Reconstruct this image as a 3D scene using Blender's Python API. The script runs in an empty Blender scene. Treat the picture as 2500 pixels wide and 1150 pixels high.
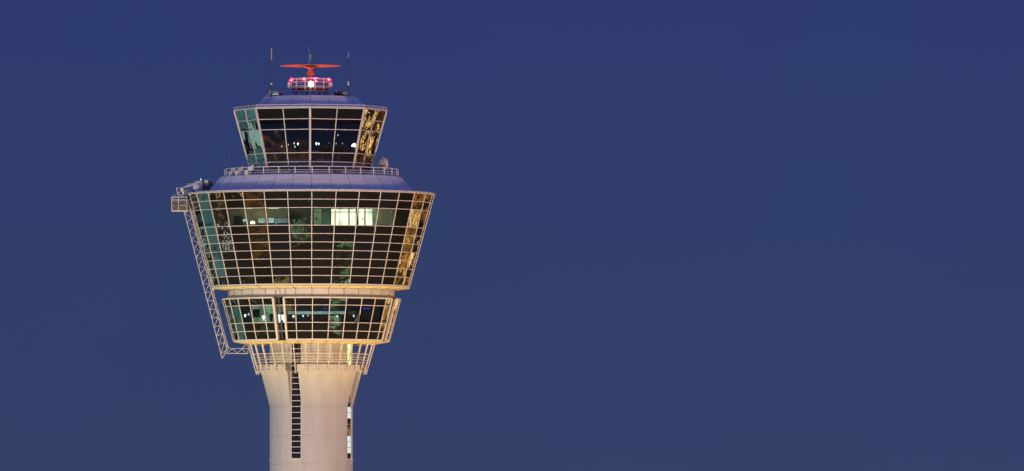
import bpy, bmesh, math, random
from mathutils import Vector, Matrix
random.seed(7)
R_ = math.radians
S = bpy.context.scene
COL = S.collection

# ------------------------------------------------------------------ camera
F = 28000.0                      # focal length in pixels of the 2500 px wide photograph
D = 1400.0                       # metres from the camera to the tower axis
TILT = math.atan(925.0 / F)
AX = 760.0                       # image x of the tower axis
CAM = Vector(((1250 - AX) / 20.0, -D, 1.7))
cd = bpy.data.cameras.new("camera"); cam = bpy.data.objects.new("camera", cd); COL.objects.link(cam)
cd.sensor_width = 36.0; cd.lens = 36.0 * F / 2500.0
cd.clip_start = 1.0; cd.clip_end = 60000.0
cam.location = CAM; cam.rotation_euler = (math.pi / 2 + TILT, 0, 0)
S.camera = cam

# ------------------------------------------------------------------ view
S.view_settings.view_transform = 'Standard'; S.view_settings.look = 'None'
S.view_settings.exposure = 0.0; S.view_settings.gamma = 1.0
S.render.resolution_x = 1024; S.render.resolution_y = 471
S.cycles.use_denoising = True
S.cycles.max_bounces = 10; S.cycles.transparent_max_bounces = 16
S.cycles.sample_clamp_indirect = 6.0

# ------------------------------------------------------------------ sky: clear dusk, long after sunset
W = bpy.data.worlds.new("World"); S.world = W; W.use_nodes = True
nt = W.node_tree; nt.nodes.clear()
def nn(t, **k):
    n = nt.nodes.new(t)
    for a, b in k.items(): setattr(n, a, b)
    return n
wo = nn('ShaderNodeOutputWorld'); bg = nn('ShaderNodeBackground')
tc = nn('ShaderNodeTexCoord'); sx = nn('ShaderNodeSeparateXYZ')
asn = nn('ShaderNodeMath', operation='ARCSINE'); mr = nn('ShaderNodeMapRange')
mr.inputs['From Min'].default_value = 0.0; mr.inputs['From Max'].default_value = math.pi / 2
rp = nn('ShaderNodeValToRGB')
def deg(d): return d / 90.0
stops = [(0.0, (.036, .056, .136)), (deg(.9), (.0350, .0525, .142)), (deg(1.9), (.0318, .0500, .147)),
         (deg(3.1), (.0265, .0420, .160)), (deg(12), (.034, .047, .19)), (deg(40), (.105, .135, .44)), (1.0, (.16, .19, .62))]
while len(rp.color_ramp.elements) < len(stops): rp.color_ramp.elements.new(0.5)
for e, (p, c) in zip(rp.color_ramp.elements, stops): e.position = p; e.color = (*c, 1)
noi = nn('ShaderNodeTexNoise'); noi.inputs['Scale'].default_value = 14; noi.inputs['Detail'].default_value = 2
mul = nn('ShaderNodeMix', data_type='RGBA', blend_type='MULTIPLY'); mul.inputs[0].default_value = 1.0
nr = nn('ShaderNodeMapRange'); nr.inputs['To Min'].default_value = .95; nr.inputs['To Max'].default_value = 1.05
L = nt.links.new
L(tc.outputs['Generated'], sx.inputs[0]); L(sx.outputs['Z'], asn.inputs[0]); L(asn.outputs[0], mr.inputs[0])
L(mr.outputs[0], rp.inputs[0]); L(tc.outputs['Generated'], noi.inputs['Vector']); L(noi.outputs[0], nr.inputs[0])
n2 = nn('ShaderNodeTexNoise'); n2.inputs['Scale'].default_value = 26; n2.inputs['Detail'].default_value = 1
hue = nn('ShaderNodeValToRGB'); hue.color_ramp.elements[0].position = .35; hue.color_ramp.elements[1].position = .65
hue.color_ramp.elements[0].color = (.95, 1.02, 1.0, 1); hue.color_ramp.elements[1].color = (1.06, .98, 1.01, 1)
mul2 = nn('ShaderNodeMix', data_type='RGBA', blend_type='MULTIPLY'); mul2.inputs[0].default_value = 1.0
L(tc.outputs['Generated'], n2.inputs['Vector']); L(n2.outputs[0], hue.inputs[0])
L(rp.outputs[0], mul.inputs[6]); L(nr.outputs[0], mul.inputs[7]); L(mul.outputs[2], mul2.inputs[6]); L(hue.outputs[0], mul2.inputs[7]); L(mul2.outputs[2], bg.inputs[0])
bg.inputs[1].default_value = 1.0; L(bg.outputs[0], wo.inputs[0])

# ------------------------------------------------------------------ floodlights of the airfield (real lamps on masts and ground)
def flood(name, pos, target, col, E, size=5.0, spot=None, blend=.5):
    pos = Vector(pos); tgt = Vector(target); d = (tgt - pos).length
    if spot is None:
        l = bpy.data.lights.new(name, 'AREA'); l.shape = 'DISK'; l.size = size; l.energy = E * math.pi * d * d
    else:
        l = bpy.data.lights.new(name, 'SPOT'); l.spot_size = R_(spot); l.spot_blend = blend
        l.shadow_soft_size = size; l.energy = E * 4 * math.pi * math.pi * d * d / math.pi
    l.color = col
    o = bpy.data.objects.new(name, l); COL.objects.link(o); o.location = pos
    o.rotation_euler = (tgt - pos).to_track_quat('-Z', 'Y').to_euler()
    return o
LAMPS = [  # position, target, colour, illuminance at the tower, size
    ((60, -165, 12), (0, 0, 47), (1.0, .68, .49), .73, 2.5),
    ((75, -215, 9), (0, 0, 47), (1.0, .68, .49), .42, 2.5),
    ((48, -118, 8), (0, 0, 47), (1.0, .66, .46), .26, 2.5),
    ((-45, -165, 12), (0, 0, 47), (1.0, .76, .62), .40, 2.5),
    ((-70, -225, 9), (0, 0, 47), (1.0, .76, .62), .27, 2.5),
    ((-112, -88, 11), (0, 0, 47), (.94, .92, .80), .78, 2.5),
    ((118, -30, 11), (0, 0, 47), (1.0, .62, .26), .50, 2.5),
]
for i, (p, t, c, E, s) in enumerate(LAMPS): flood('floodlight_lamp', p, t, c, E, s, spot=38, blend=.4)
UPL = [(a, 27.0, c, E) for a, c, E in ((-5, (1, .66, .16), .95), (42, (1, .64, .16), 1.1), (90, (1, .58, .20), 1.5), (-50, (1, .70, .22), .9), (-95, (1, .78, .40), 1.3), (180, (1, .66, .2), .9))]
for a, r, c, E in UPL:
    p = Vector((r*math.sin(R_(a)), -r*math.cos(R_(a)), .6)); flood('uplight_lamp', p, p*.50 + Vector((0, 0, 43)), c, E*1.1, .8, spot=48, blend=.85)

# ------------------------------------------------------------------ pixels to metres
def P(x, y, Y=0.0):
    u = (x - 1250) / F; v = (575 - y) / F
    d = Vector((u, math.cos(TILT) - v * math.sin(TILT), math.sin(TILT) + v * math.cos(TILT)))
    return CAM + d * ((Y + D) / d.y)
def Zf(y, R=0.0): return P(AX, y, -R).z          # height of a front point of radius R seen at image row y
def m(px): return px / 20.0
ROT = R_(1.45); STEP = R_(11.25)
def pol(R, a, z): return Vector((R * math.sin(a), -R * math.cos(a), z))

# ------------------------------------------------------------------ mesh builder
class MB:
    def __init__(s): s.v = []; s.f = []; s.mi = []; s.cur = 0
    def add(s, pts, faces):
        b = len(s.v); s.v += [Vector(p) for p in pts]
        for f in faces: s.f.append([b + i for i in f]); s.mi.append(s.cur)
        return s
    def quad(s, a, b, c, d): return s.add([a, b, c, d], [(0, 1, 2, 3)])
    def hexa(s, p):          # 8 points: bottom ring then top ring
        return s.add(p, [(3, 2, 1, 0), (4, 5, 6, 7), (0, 1, 5, 4), (1, 2, 6, 5), (2, 3, 7, 6), (3, 0, 4, 7)])
    def box(s, c, sz, rz=0.0, M=None):
        h = Vector(sz) / 2; pts = []
        for z in (-1, 1):
            for x, y in ((-1, -1), (1, -1), (1, 1), (-1, 1)): pts.append(Vector((x * h.x, y * h.y, z * h.z)))
        mt = M if M is not None else Matrix.Rotation(rz, 3, 'Z')
        return s.hexa([Vector(c) + mt @ p for p in pts])
    def bar(s, a, b, w, d, out):   # square bar from a to b; d along 'out', w across
        a = Vector(a); b = Vector(b); t = (b - a).normalized(); o = Vector(out); o = (o - t * o.dot(t)).normalized(); x = t.cross(o)
        q = [(-w/2, -d/2), (w/2, -d/2), (w/2, d/2), (-w/2, d/2)]
        return s.hexa([a + x*i + o*j for i, j in q] + [b + x*i + o*j for i, j in q])
    def tube(s, a, b, r, r2=None, n=8):
        a = Vector(a); b = Vector(b); t = (b - a).normalized(); r2 = r if r2 is None else r2
        o = t.orthogonal().normalized(); x = t.cross(o); pts = []
        for c, rr in ((a, r), (b, r2)):
            for k in range(n):
                an = 2*math.pi*k/n; pts.append(c + (o*math.cos(an) + x*math.sin(an))*rr)
        fs = [(k, (k+1) % n, n+(k+1) % n, n+k) for k in range(n)]
        return s.add(pts, fs + [tuple(range(n-1, -1, -1)), tuple(range(n, 2*n))])
    def path(s, pts, r, n=6):
        for a, b in zip(pts[:-1], pts[1:]): s.tube(a, b, r, n=n)
        return s
    def lathe(s, c, prof, n=24, axis=(0, 0, 1)):
        c = Vector(c); ax = Vector(axis).normalized(); o = ax.orthogonal().normalized(); x = ax.cross(o); pts = []
        for r, h in prof:
            for k in range(n):
                an = 2*math.pi*k/n; pts.append(c + ax*h + (o*math.cos(an) + x*math.sin(an))*r)
        fs = []
        for j in range(len(prof)-1):
            for k in range(n): fs.append((j*n+k, j*n+(k+1) % n, (j+1)*n+(k+1) % n, (j+1)*n+k))
        return s.add(pts, fs + [tuple(range(n-1, -1, -1)), tuple(range((len(prof)-1)*n, len(prof)*n))])
    def ring(s, prof, angs, closed=True):   # polygon ring swept through profile [(R, z)], flat facets
        n = len(angs); pts = [pol(R, a, z) for R, z in prof for a in angs]; fs = []
        for j in range(len(prof)-1):
            for k in range(n if closed else n-1):
                k2 = (k+1) % n; fs.append((j*n+k, j*n+k2, (j+1)*n+k2, (j+1)*n+k))
        return s.add(pts, fs)
    def build(s, name, mats, parent=None, smooth=False, weld=False, recalc=True):
        me = bpy.data.meshes.new(name); me.from_pydata([tuple(p) for p in s.v], [], s.f)
        mats = mats if isinstance(mats, (list, tuple)) else [mats]
        for mm in mats: me.materials.append(mm)
        for p, i in zip(me.polygons, s.mi): p.material_index = i
        bm = bmesh.new(); bm.from_mesh(me)
        if weld: bmesh.ops.remove_doubles(bm, verts=bm.verts, dist=1e-4)
        if recalc: bmesh.ops.recalc_face_normals(bm, faces=bm.faces)
        bm.to_mesh(me); bm.free()
        if smooth:
            for p in me.polygons: p.use_smooth = True
            try: me.set_sharp_from_angle(angle=R_(40))
            except Exception: pass
        o = bpy.data.objects.new(name, me); COL.objects.link(o)
        if parent: o.parent = parent; o.matrix_parent_inverse = Matrix.Translation(abs_loc(parent)).inverted()
        return o
def abs_loc(o):
    l = o.location.copy()
    while o.parent: o = o.parent
    return o.location.copy() if o.type == 'EMPTY' else l*0
def thing(name, label, cat, loc=(0, 0, 0), group=None):
    o = bpy.data.objects.new(name, None); COL.objects.link(o); o.location = loc
    o['label'] = label; o['category'] = cat
    if group: o['group'] = group
    return o
def tag(o, label, cat, group=None):
    o['label'] = label; o['category'] = cat
    if group: o['group'] = group
    return o

# ------------------------------------------------------------------ materials
def mat(name, col, rough=.5, metal=0.0, var=.06, vs=1.2, bump=0.0, spec=.5, streak=False):
    mt = bpy.data.materials.new(name); mt.use_nodes = True; t = mt.node_tree; b = t.nodes['Principled BSDF']
    b.inputs['Roughness'].default_value = rough; b.inputs['Metallic'].default_value = metal
    b.inputs['Specular IOR Level'].default_value = spec
    tcn = t.nodes.new('ShaderNodeTexCoord'); no = t.nodes.new('ShaderNodeTexNoise'); no.inputs['Scale'].default_value = vs
    no.inputs['Detail'].default_value = 6
    if streak:
        mp = t.nodes.new('ShaderNodeMapping'); mp.inputs['Scale'].default_value = (1, 1, .12)
        t.links.new(tcn.outputs['Object'], mp.inputs[0]); t.links.new(mp.outputs[0], no.inputs['Vector'])
    else: t.links.new(tcn.outputs['Object'], no.inputs['Vector'])
    r = t.nodes.new('ShaderNodeValToRGB'); r.color_ramp.elements[0].position = .3; r.color_ramp.elements[1].position = .7
    r.color_ramp.elements[0].color = (*[c*(1-var) for c in col], 1); r.color_ramp.elements[1].color = (*[min(1, c*(1+var)) for c in col], 1)
    t.links.new(no.outputs[0], r.inputs[0]); t.links.new(r.outputs[0], b.inputs['Base Color'])
    if bump:
        bp = t.nodes.new('ShaderNodeBump'); bp.inputs['Strength'].default_value = bump; bp.inputs['Distance'].default_value = .02
        t.links.new(no.outputs[0], bp.inputs['Height']); t.links.new(bp.outputs[0], b.inputs['Normal'])
    return mt
def emis(name, col, st, var=0.0, vs=3.0):
    mt = bpy.data.materials.new(name); mt.use_nodes = True; t = mt.node_tree; t.nodes.clear()
    o = t.nodes.new('ShaderNodeOutputMaterial'); e = t.nodes.new('ShaderNodeEmission'); e.inputs[0].default_value = (*col, 1); e.inputs[1].default_value = st
    if var:
        tcn = t.nodes.new('ShaderNodeTexCoord'); no = t.nodes.new('ShaderNodeTexNoise'); no.inputs['Scale'].default_value = vs
        mrn = t.nodes.new('ShaderNodeMapRange'); mrn.inputs['To Min'].default_value = st*(1-var); mrn.inputs['To Max'].default_value = st*(1+var)
        mrn.inputs['From Min'].default_value = .3; mrn.inputs['From Max'].default_value = .7
        t.links.new(tcn.outputs['Object'], no.inputs['Vector']); t.links.new(no.outputs[0], mrn.inputs[0]); t.links.new(mrn.outputs[0], e.inputs[1])
    t.links.new(e.outputs[0], o.inputs[0]); return mt
def glass(name, back, wave=.013, fine=.0014, base=.18, tint=None):
    """coated pane: mirror coat over dark backing (spandrel) or tinted see-through; real float-glass waviness as bump"""
    mt = bpy.data.materials.new(name); mt.use_nodes = True; t = mt.node_tree; t.nodes.clear(); N = t.nodes.new; K = t.links.new
    o = N('ShaderNodeOutputMaterial'); mix = N('ShaderNodeMixShader'); gl = N('ShaderNodeBsdfGlossy'); gl.inputs['Roughness'].default_value = .012
    gl.inputs['Color'].default_value = (.93, .91, .84, 1)
    if tint: bk = N('ShaderNodeBsdfTransparent'); bk.inputs[0].default_value = (*tint, 1)
    else: bk = N('ShaderNodeBsdfDiffuse'); bk.inputs[0].default_value = (*back, 1)
    tcn = N('ShaderNodeTexCoord'); n1 = N('ShaderNodeTexNoise'); n1.inputs['Scale'].default_value = .50; n1.inputs['Detail'].default_value = 1.0
    n2 = N('ShaderNodeTexNoise'); n2.inputs['Scale'].default_value = 2.6; n2.inputs['Detail'].default_value = 1.5; n2.inputs['Distortion'].default_value = .6
    b1 = N('ShaderNodeBump'); b1.inputs['Distance'].default_value = wave; b1.inputs['Strength'].default_value = 1.0
    b2 = N('ShaderNodeBump'); b2.inputs['Distance'].default_value = fine; b2.inputs['Strength'].default_value = 1.0
    K(tcn.outputs['Object'], n1.inputs['Vector']); K(tcn.outputs['Object'], n2.inputs['Vector'])
    K(n1.outputs[0], b1.inputs['Height']); K(n2.outputs[0], b2.inputs['Height']); K(b1.outputs[0], b2.inputs['Normal'])
    K(b2.outputs[0], gl.inputs['Normal'])
    fr = N('ShaderNodeFresnel'); fr.inputs['IOR'].default_value = 1.52
    ma = N('ShaderNodeMath'); ma.operation = 'MULTIPLY_ADD'; ma.inputs[1].default_value = 1 - base; ma.inputs[2].default_value = base
    K(fr.outputs[0], ma.inputs[0]); K(ma.outputs[0], mix.inputs[0]); K(bk.outputs[0], mix.inputs[1]); K(gl.outputs[0], mix.inputs[2]); K(mix.outputs[0], o.inputs[0])
    return mt

M = dict(
    concrete=mat('painted_concrete', (.575, .545, .485), .75, var=.075, vs=.9, bump=.2, streak=True),
    white=mat('white_paint', (.70, .66, .60), .45, var=.04, vs=2),
    roof=mat('roof_metal', (.63, .62, .63), .5, var=.03, vs=.8, spec=.4),
    soffit=mat('soffit_panel', (.74, .63, .38), .5, var=.05, vs=.9),
    seam=mat('joint_seal', (.12, .115, .12), .8),
    dark=mat('dark_metal', (.03, .03, .033), .5),
    grey=mat('grey_metal', (.22, .22, .24), .5, var=.1),
    steel=mat('galvanised_steel', (.54, .52, .48), .5, metal=.0, var=.08, vs=4),
    black=mat('black_gap', (.012, .012, .012), .9),
    spandrel=glass('spandrel_glass', (.0165, .0160, .0085), base=.19),
    vision=glass('vision_glass', None, tint=(.62, .66, .58)),
    cabglass=glass('cab_glass', None, tint=(.42, .41, .34), base=.18),
    strip=glass('stair_glass', (.018, .017, .014), wave=.004, base=.08),
    vent=mat('vent_paint', (.50, .48, .50), .5),
    orange=mat('orange_paint', (.50, .105, .022), .55),
    redpaint=mat('red_paint', (.45, .045, .03), .5),
    fibre=mat('fibreglass', (.42, .32, .25), .5),
    olive=mat('interior_wall', (.38, .39, .30), .8),
    floor_in=mat('interior_floor', (.06, .06, .055), .8),
    ceil_in=mat('interior_ceiling', (.30, .30, .26), .8),
    green=mat('green_frame', (.10, .20, .13), .5),
    desk=mat('desk_top', (.10, .09, .08), .5),
)

# ------------------------------------------------------------------ the tower
TW = thing('control_tower', 'tall floodlit control tower with flared glass cabs on a pale round shaft', 'control tower')
A32 = [ROT + k*STEP for k in range(32)]
A8 = [ROT - R_(.7) + k*R_(45) for k in range(8)]
SLOT = [ROT + R_(-22.2) + k*math.pi/2 for k in range(4)]
HW = .71                                   # half width of the window slots
RS = 5.08
def facets(mb, a0, a1, prof): mb.ring(prof, [a0, a1], closed=False)
def arc(s, R, hw, n):                       # angles of the shell between slot s and slot s+1 at radius R
    h = math.asin(hw / R); a = SLOT[s] + h; b = SLOT[s] + math.pi/2 - h
    return [a + (b-a)*k/n for k in range(n+1)]

# shaft -------------------------------------------------------------
zs = lambda y: Zf(y, RS)
z_slot0, z_top = zs(1132.5), zs(832)
mb = MB()
A96 = [2*math.pi*k/96 for k in range(96)]
g = .02
lv = [0.0]
while lv[-1] + 3.5 < z_slot0 - 1: lv.append(lv[-1] + 3.5)
lv = [0.0] + [z_slot0 - 3.47*k for k in range(int(z_slot0/3.47), -1, -1)]
for a, b in zip(lv[:-1], lv[1:]):
    mb.ring([(RS-.12, a+g), (RS, a+g), (RS, b-g/2), (RS-.12, b-g/2)], A96)
mb.ring([(RS-.12, z_slot0-.2), (0.01, z_slot0-.2)], A96)
cuts = [z_slot0, zs(1062), zs(993), zs(921), zs(851.5), z_top]
for s in range(4):
    an = arc(s, RS, HW, 20)
    for a, b in zip(cuts[:-1], cuts[1:]):
        mb.ring([(RS-.5, a+g/2), (RS, a+g/2), (RS, b-g/2), (RS-.5, b-g/2)], an, closed=False)
        for e in (0, -1):
            mb.quad(pol(RS-.5, an[e], a+g/2), pol(RS, an[e], a+g/2), pol(RS, an[e], b-g/2), pol(RS-.5, an[e], b-g/2))
shaft = mb.build('shaft', M['concrete'], TW, smooth=True, weld=True)
mb = MB(); mb.ring([(RS-.13, .0), (RS-.13, z_slot0-.05)], A96); mb.ring([(RS-.42, z_slot0-.05), (RS-.42, z_top)], A96)
mb.build('joint_core', M['seam'], shaft, smooth=True)

# window strips in the slots -----------------------------------------
BARS = [1119.5 - 14.13*k for k in range(21)]
LIT = {1: {0, 1, 2, 3, 17, 18, 19, 14, 13, 12, 16}}
lit_low = emis('lit_pane_white', (.80, .97, .97), .85, .12, 1.5)
lit_up = emis('lit_pane_green', (.80, 1.0, .45), 1.3, .15, 1.5)
for s in range(4):
    a = SLOT[s]; n = Vector((math.sin(a), -math.cos(a), 0)); t = Vector((math.cos(a), math.sin(a), 0))
    dg = math.sqrt(RS*RS - HW*HW) - .09         # distance of the glass plane from the axis
    zb, zt = zs(1120.5), z_top
    fm = MB()
    for e in (-1, 1): fm.bar(n*dg + t*e*(HW-.055) + Vector((0, 0, zb)), n*dg + t*e*(HW-.055) + Vector((0, 0, zt)), .10, .09, n)
    for y in BARS: fm.bar(n*dg - t*(HW-.10) + Vector((0, 0, zs(y))), n*dg + t*(HW-.10) + Vector((0, 0, zs(y))), .075, .08, n)
    strip = fm.build('window_strip', M['white'], TW)
    for k in range(20):
        y0, y1 = BARS[k], BARS[k+1]
        lit = None
        if s == 1:
            if 7 <= k <= 8 or 1 <= k <= 3: lit = lit_low
            if k >= 16: lit = lit_up
        pb = MB(); q = n*(dg-.02)
        pb.quad(q - t*(HW-.09) + Vector((0, 0, zs(y0))), q + t*(HW-.09) + Vector((0, 0, zs(y0))),
                q + t*(HW-.09) + Vector((0, 0, zs(y1))), q - t*(HW-.09) + Vector((0, 0, zs(y1))))
        po = pb.build('pane', lit or M['strip'], strip, recalc=False)
        if lit: po['label'] = 'brightly lit pane of the stair window strip'
    sb = MB(); sb.box(n*(dg+.06) + Vector((0, 0, zs(1121.6))), (2*HW+.16, .42, .12), a)
    sb.build('sill', M['white'], strip)
    bb = MB(); bb.box(n*(dg-.08) + Vector((0, 0, (z_slot0 + zs(1122.6))/2)), (2*HW-.01, .16, zs(1122.6)-z_slot0), a)
    bb.build('apron_panel', M['concrete'], strip)

# flared_collar and balcony -------------------------------------------
z_f0, z_f1, z_p1 = zs(992.5), Zf(906, 6.2), Zf(888.8, 6.7)
for s in range(4):
    mb = MB(); rows = 10; prof = []
    for j in range(rows+1):
        u = j/rows; prof.append((RS + .004 + (6.16-RS)*u**1.06, z_f0 + (z_f1-z_f0)*u))
    grid = [[pol(R, a, z) for a in arc(s, R, HW, 20)] for R, z in prof]
    for j in range(rows):
        for k in range(20): mb.quad(grid[j][k], grid[j][k+1], grid[j+1][k+1], grid[j+1][k])
        for e in (0, -1):
            ra, rb = prof[j], prof[j+1]; sg = 1 if e == 0 else -1
            ci = lambda R, z, rr: pol(rr, SLOT[s] + (math.asin(HW/rr) if e == 0 else math.pi/2 - math.asin(HW/rr)), z)
            mb.quad(ci(*ra, RS-.45), grid[j][e], grid[j+1][e], ci(*rb, RS-.45))
    mb.build('flared_collar', M['concrete'], TW, smooth=True, weld=True)
    RP = 6.72; mb = MB(); an = arc(s, RP, .74, 16)
    mb.ring([(RS, z_f1), (RP-.06, z_f1), (RP, z_f1+.06), (RP, z_p1), (RP-.12, z_p1), (RP-.12, z_f1+.16), (RS, z_f1+.16)], an, closed=False)
    for e in (0, -1): mb.quad(pol(RP-.12, an[e], z_f1), pol(RP, an[e], z_f1), pol(RP, an[e], z_p1), pol(RP-.12, an[e], z_p1)); mb.quad(pol(RS, an[e], z_f1), pol(RP-.1, an[e], z_f1), pol(RP-.1, an[e], z_f1+.16), pol(RS, an[e], z_f1+.16))
    mb.build('balcony_parapet', M['concrete'], TW, weld=True)
    # bridge plate over the slot
    a = SLOT[s]; n = Vector((math.sin(a), -math.cos(a), 0))
    bb = MB(); bb.box(n*(RS+.75) + Vector((0, 0, z_p1-.12)), (1.46, 1.3, .14), a); bb.build('bridge_plate', M['grey'], TW)

# hanging basket of posts and rails ------------------------------------
z_b1, z_b0 = Zf(834.5, 7.6), Zf(911.5, 6.5)
def Rb(z): return 6.52 + (7.62-6.52)*(z-z_b0)/(z_b1-z_b0)
for k in range(32):
    a = ROT + (k+.5)*STEP; o = Vector((math.sin(a), -math.cos(a), 0)); mb = MB()
    off = .19
    mb.bar(pol(Rb(z_b0)+off, a, z_b0), pol(Rb(z_b1)+off, a, z_b1),   .088, .13, o)
    zc = (z_p1 + z_f1)/2
    mb.cur = 1
    for dz in (.22, -.22): mb.box(pol(6.78, a, zc+dz) + Vector((math.cos(a), math.sin(a), 0))*.10, (.10, .16, .10), a)
    mb.build('hanging_post', [M['white'], M['dark']], TW)
for i, y in enumerate((862.3, 870.6, 876.8, 883.2)):
    z = Zf(y, 7.0); R = Rb(z) - .02; mb = MB()
    pts = [pol(R, ROT + (k+.5)*STEP, z) for k in range(32)]
    mb.path(pts + [pts[0]],   .042 if i == 0 else .032, 6)
    mb.build('guard_rail', M['white'], TW)

# generic glazed polygon ----------------------------------------------
def lerpR(R0, R1, z0, z1, z): return R1 + (R0-R1)*(z-z1)/(z0-z1)
def pane(pb, a0, a1, Ra, za, Rb_, zb, amp, inset=.0):
    pts = [pol(Ra, a0, za), pol(Ra, a1, za), pol(Rb_, a1, zb), pol(Rb_, a0, zb)]
    nrm = (pts[1]-pts[0]).cross(pts[3]-pts[0]).normalized()
    r = [random.uniform(-amp, amp) for _ in range(3)]; r.append(r[0] - r[1] + r[2])
    pb.quad(*[p + nrm*d for p, d in zip(pts, r)])

# lower cab -------------------------------------------------------------
LR1, LR0 = m(217.5), m(190.5)
ly = [725.8, 744.3, 786.9, 807.5, 828.6]
lz1, lz0 = Zf(725.8, LR1), Zf(828.6, LR0)
LRz = lambda z: lerpR(LR0, LR1, lz0, lz1, z)
lz = [lz1] + [None]*3 + [lz0]
for i in (1, 2, 3):
    Rg = LR1 + (LR0-LR1)*(ly[i]-ly[0])/(ly[4]-ly[0]); lz[i] = Zf(ly[i], Rg)
zsoff0 = Zf(837.8, 7.7)
core = MB(); core.ring([(5.9, zsoff0), (5.9, lz1)], A32)
LC = core.build('lower_cab', M['olive'], TW)
mb = MB(); mb.ring([(LR0+.06, lz0-.10), (7.75, zsoff0), (7.4, zsoff0), (7.4, zsoff0+.12), (RS+.02, zsoff0+.12)], A32)
mb.cur = 1
for a in A32: mb.bar(pol(LR0-.05, a, lz0-.115), pol(7.8, a, zsoff0-.006), .05, .03, (0, 0, 1))
mb.build('soffit', [M['soffit'], M['seam']], LC)
mb = MB(); mb.ring([(m(205), lz1+.03), (m(205), lz1+.42)], A32); mb.ring([(LR1-.02, lz1+.13), (m(204.9), lz1+.30)], A32)
mb.build('roof', M['grey'], LC)
mb = MB(); mb.ring([(5.9, lz[2]-.12), (LR0+.35, lz[2]-.12)], A32); mb.build('floor', M['floor_in'], LC)
mb = MB(); mb.ring([(5.9, lz[1]+.10), (LR1-.2, lz[1]+.10)], A32); mb.build('ceiling', M['ceil_in'], LC)
fm = MB(); jm = MB()
def radial(a): return Vector((math.sin(a), -math.cos(a), 0))
for s in range(4):
    h1 = math.asin(HW/LR1); base = SLOT[s]
    angs = [base + h1] + [base + STEP*k for k in range(1, 8)] + [base + math.pi/2 - h1]
    for i, a in enumerate(angs):
        o = radial(a); end = i in (0, len(angs)-1)
        w, d = (.23, .28) if end else (.085, .11)
        fm.bar(pol(LR1-(.06 if end else 0), a, lz1), pol(LR0-(.06 if end else 0), a, lz0), w, d, o)
        if end:                               # return wall of the notch
            dirn = -o
            q = [pol(LR1-.2, a, lz1), pol(LR0-.2, a, lz0), pol(LR0-.95, a, lz0), pol(LR1-.95, a, lz1)]
            jm = MB(); jm.quad(*q); jm.build('notch_reveal', M['grey'], LC)
    for a, b in zip(angs[:-1], angs[1:]):
        o = radial((a+b)/2)
        for i, z in enumerate(lz):
            R = LRz(z); w = .18 if i in (0, 4) else .08
            fm.bar(pol(R, a, z), pol(R, b, z), w, .115 if w < .2 else .2, o)
        pb = MB()
        for i in range(4):
            pb.cur = 1 if i == 1 else 0
            pane(pb, a, b, LRz(lz[i+1]), lz[i+1], LRz(lz[i]), lz[i], .004)
        pb.build('window_pane', [M['spandrel'], M['vision']], LC, recalc=False)
    # recessed glazing of the notch
    a = SLOT[s]; t = Vector((math.cos(a), math.sin(a), 0)); n = radial(a); pb = MB(); sg = .62
    for i in range(4):
        pb.cur = 1 if i == 1 else 0
        za, zb = lz[i+1], lz[i]; Ra, Rb2 = LRz(za)-.75, LRz(zb)-.75
        pb.quad(n*Ra - t*sg + Vector((0, 0, za)), n*Ra + t*sg + Vector((0, 0, za)), n*Rb2 + t*sg + Vector((0, 0, zb)), n*Rb2 - t*sg + Vector((0, 0, zb)))
    pb.build('notch_pane', [M['spandrel'], M['vision']], LC, recalc=False)
    for z in lz[1:4]: fm.bar(n*(LRz(z)-.74) - t*sg + Vector((0, 0, z)), n*(LRz(z)-.74) + t*sg + Vector((0, 0, z)), .09, .1, n)
    jm2 = MB(); jm2.bar(n*(LR1-.72) - t*.22 + Vector((0, 0, lz1)), n*(LR0-.72) - t*.22 + Vector((0, 0, lz0)), .10, .1, n); jm2.build('notch_mullion', M['grey'], LC)
fm.build('window_frame', M['white'], LC)

# neck ---------------------------------------------------------------
NR = m(203); nz0, nz1 = Zf(720.2, NR), Zf(704.8, NR)
mb = MB(); mb.ring([(NR-.10, nz0), (NR-.02, nz0+.06), (NR+.015, (nz0+nz1)/2), (NR, nz1+.1)], A32)
mb.cur = 1
for a in A32:
    mb.bar(pol(NR+.01, a, nz0+.03), pol(NR+.005, a, nz1), .055, .05, radial(a))
for e in (-1, 1):
    a = SLOT[0] + e*R_(3.4); mb.bar(pol(NR-.02, a, nz0+.03), pol(NR-.02, a, nz1), .06, .06, radial(a))
mb.build('neck', [M['white'], M['seam']], TW)

# main cab -------------------------------------------------------------
MR1, MR0 = m(301.5), m(241)
my = [465.2, 486, 506.5, 549.6, 570, 590.5, 611.2, 631.7, 652, 672.4, 693.8]
mz = []
for y in my:
    R = MR1 + (MR0-MR1)*(y-my[0])/(my[-1]-my[0]); mz.append(Zf(y, R))
MRz = lambda z: lerpR(MR0, MR1, mz[-1], mz[0], z)
MC_ = MB(); MC_.ring([(6.5, mz[-1]), (6.5, mz[0])], A32)
MC = MC_.build('main_cab', M['olive'], TW)
mb = MB(); mb.ring([(MR0+.08, mz[-1]-.14), (MR0-.02, mz[-1]-.20), (NR-.02, nz1+.02)], A32)
mb.cur = 1
for a in A32: mb.bar(pol(MR0-.1, a, mz[-1]-.225), pol(NR, a, nz1-.0), .045, .03, (0, 0, 1))
mb.build('soffit', [M['soffit'], M['seam']], MC)
rzb, rzt = Zf(467.5, m(255)) , Zf(424.8, m(222))
rzb = mz[0] + .12; 
mb = MB(); mb.ring([(MR1-.06, mz[0]+.09), (MR1-.35, mz[0]+.10), (m(256.5), rzb-.03)], A32)
mb.build('gutter', M['roof'], MC)
mb = MB(); mb.ring([(m(256), rzb), (m(256), rzb+.10), (m(222.5), rzt-.02), (m(218), rzt+.06), (6.0, rzt+.10)], A32)
mb.cur = 1
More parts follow.
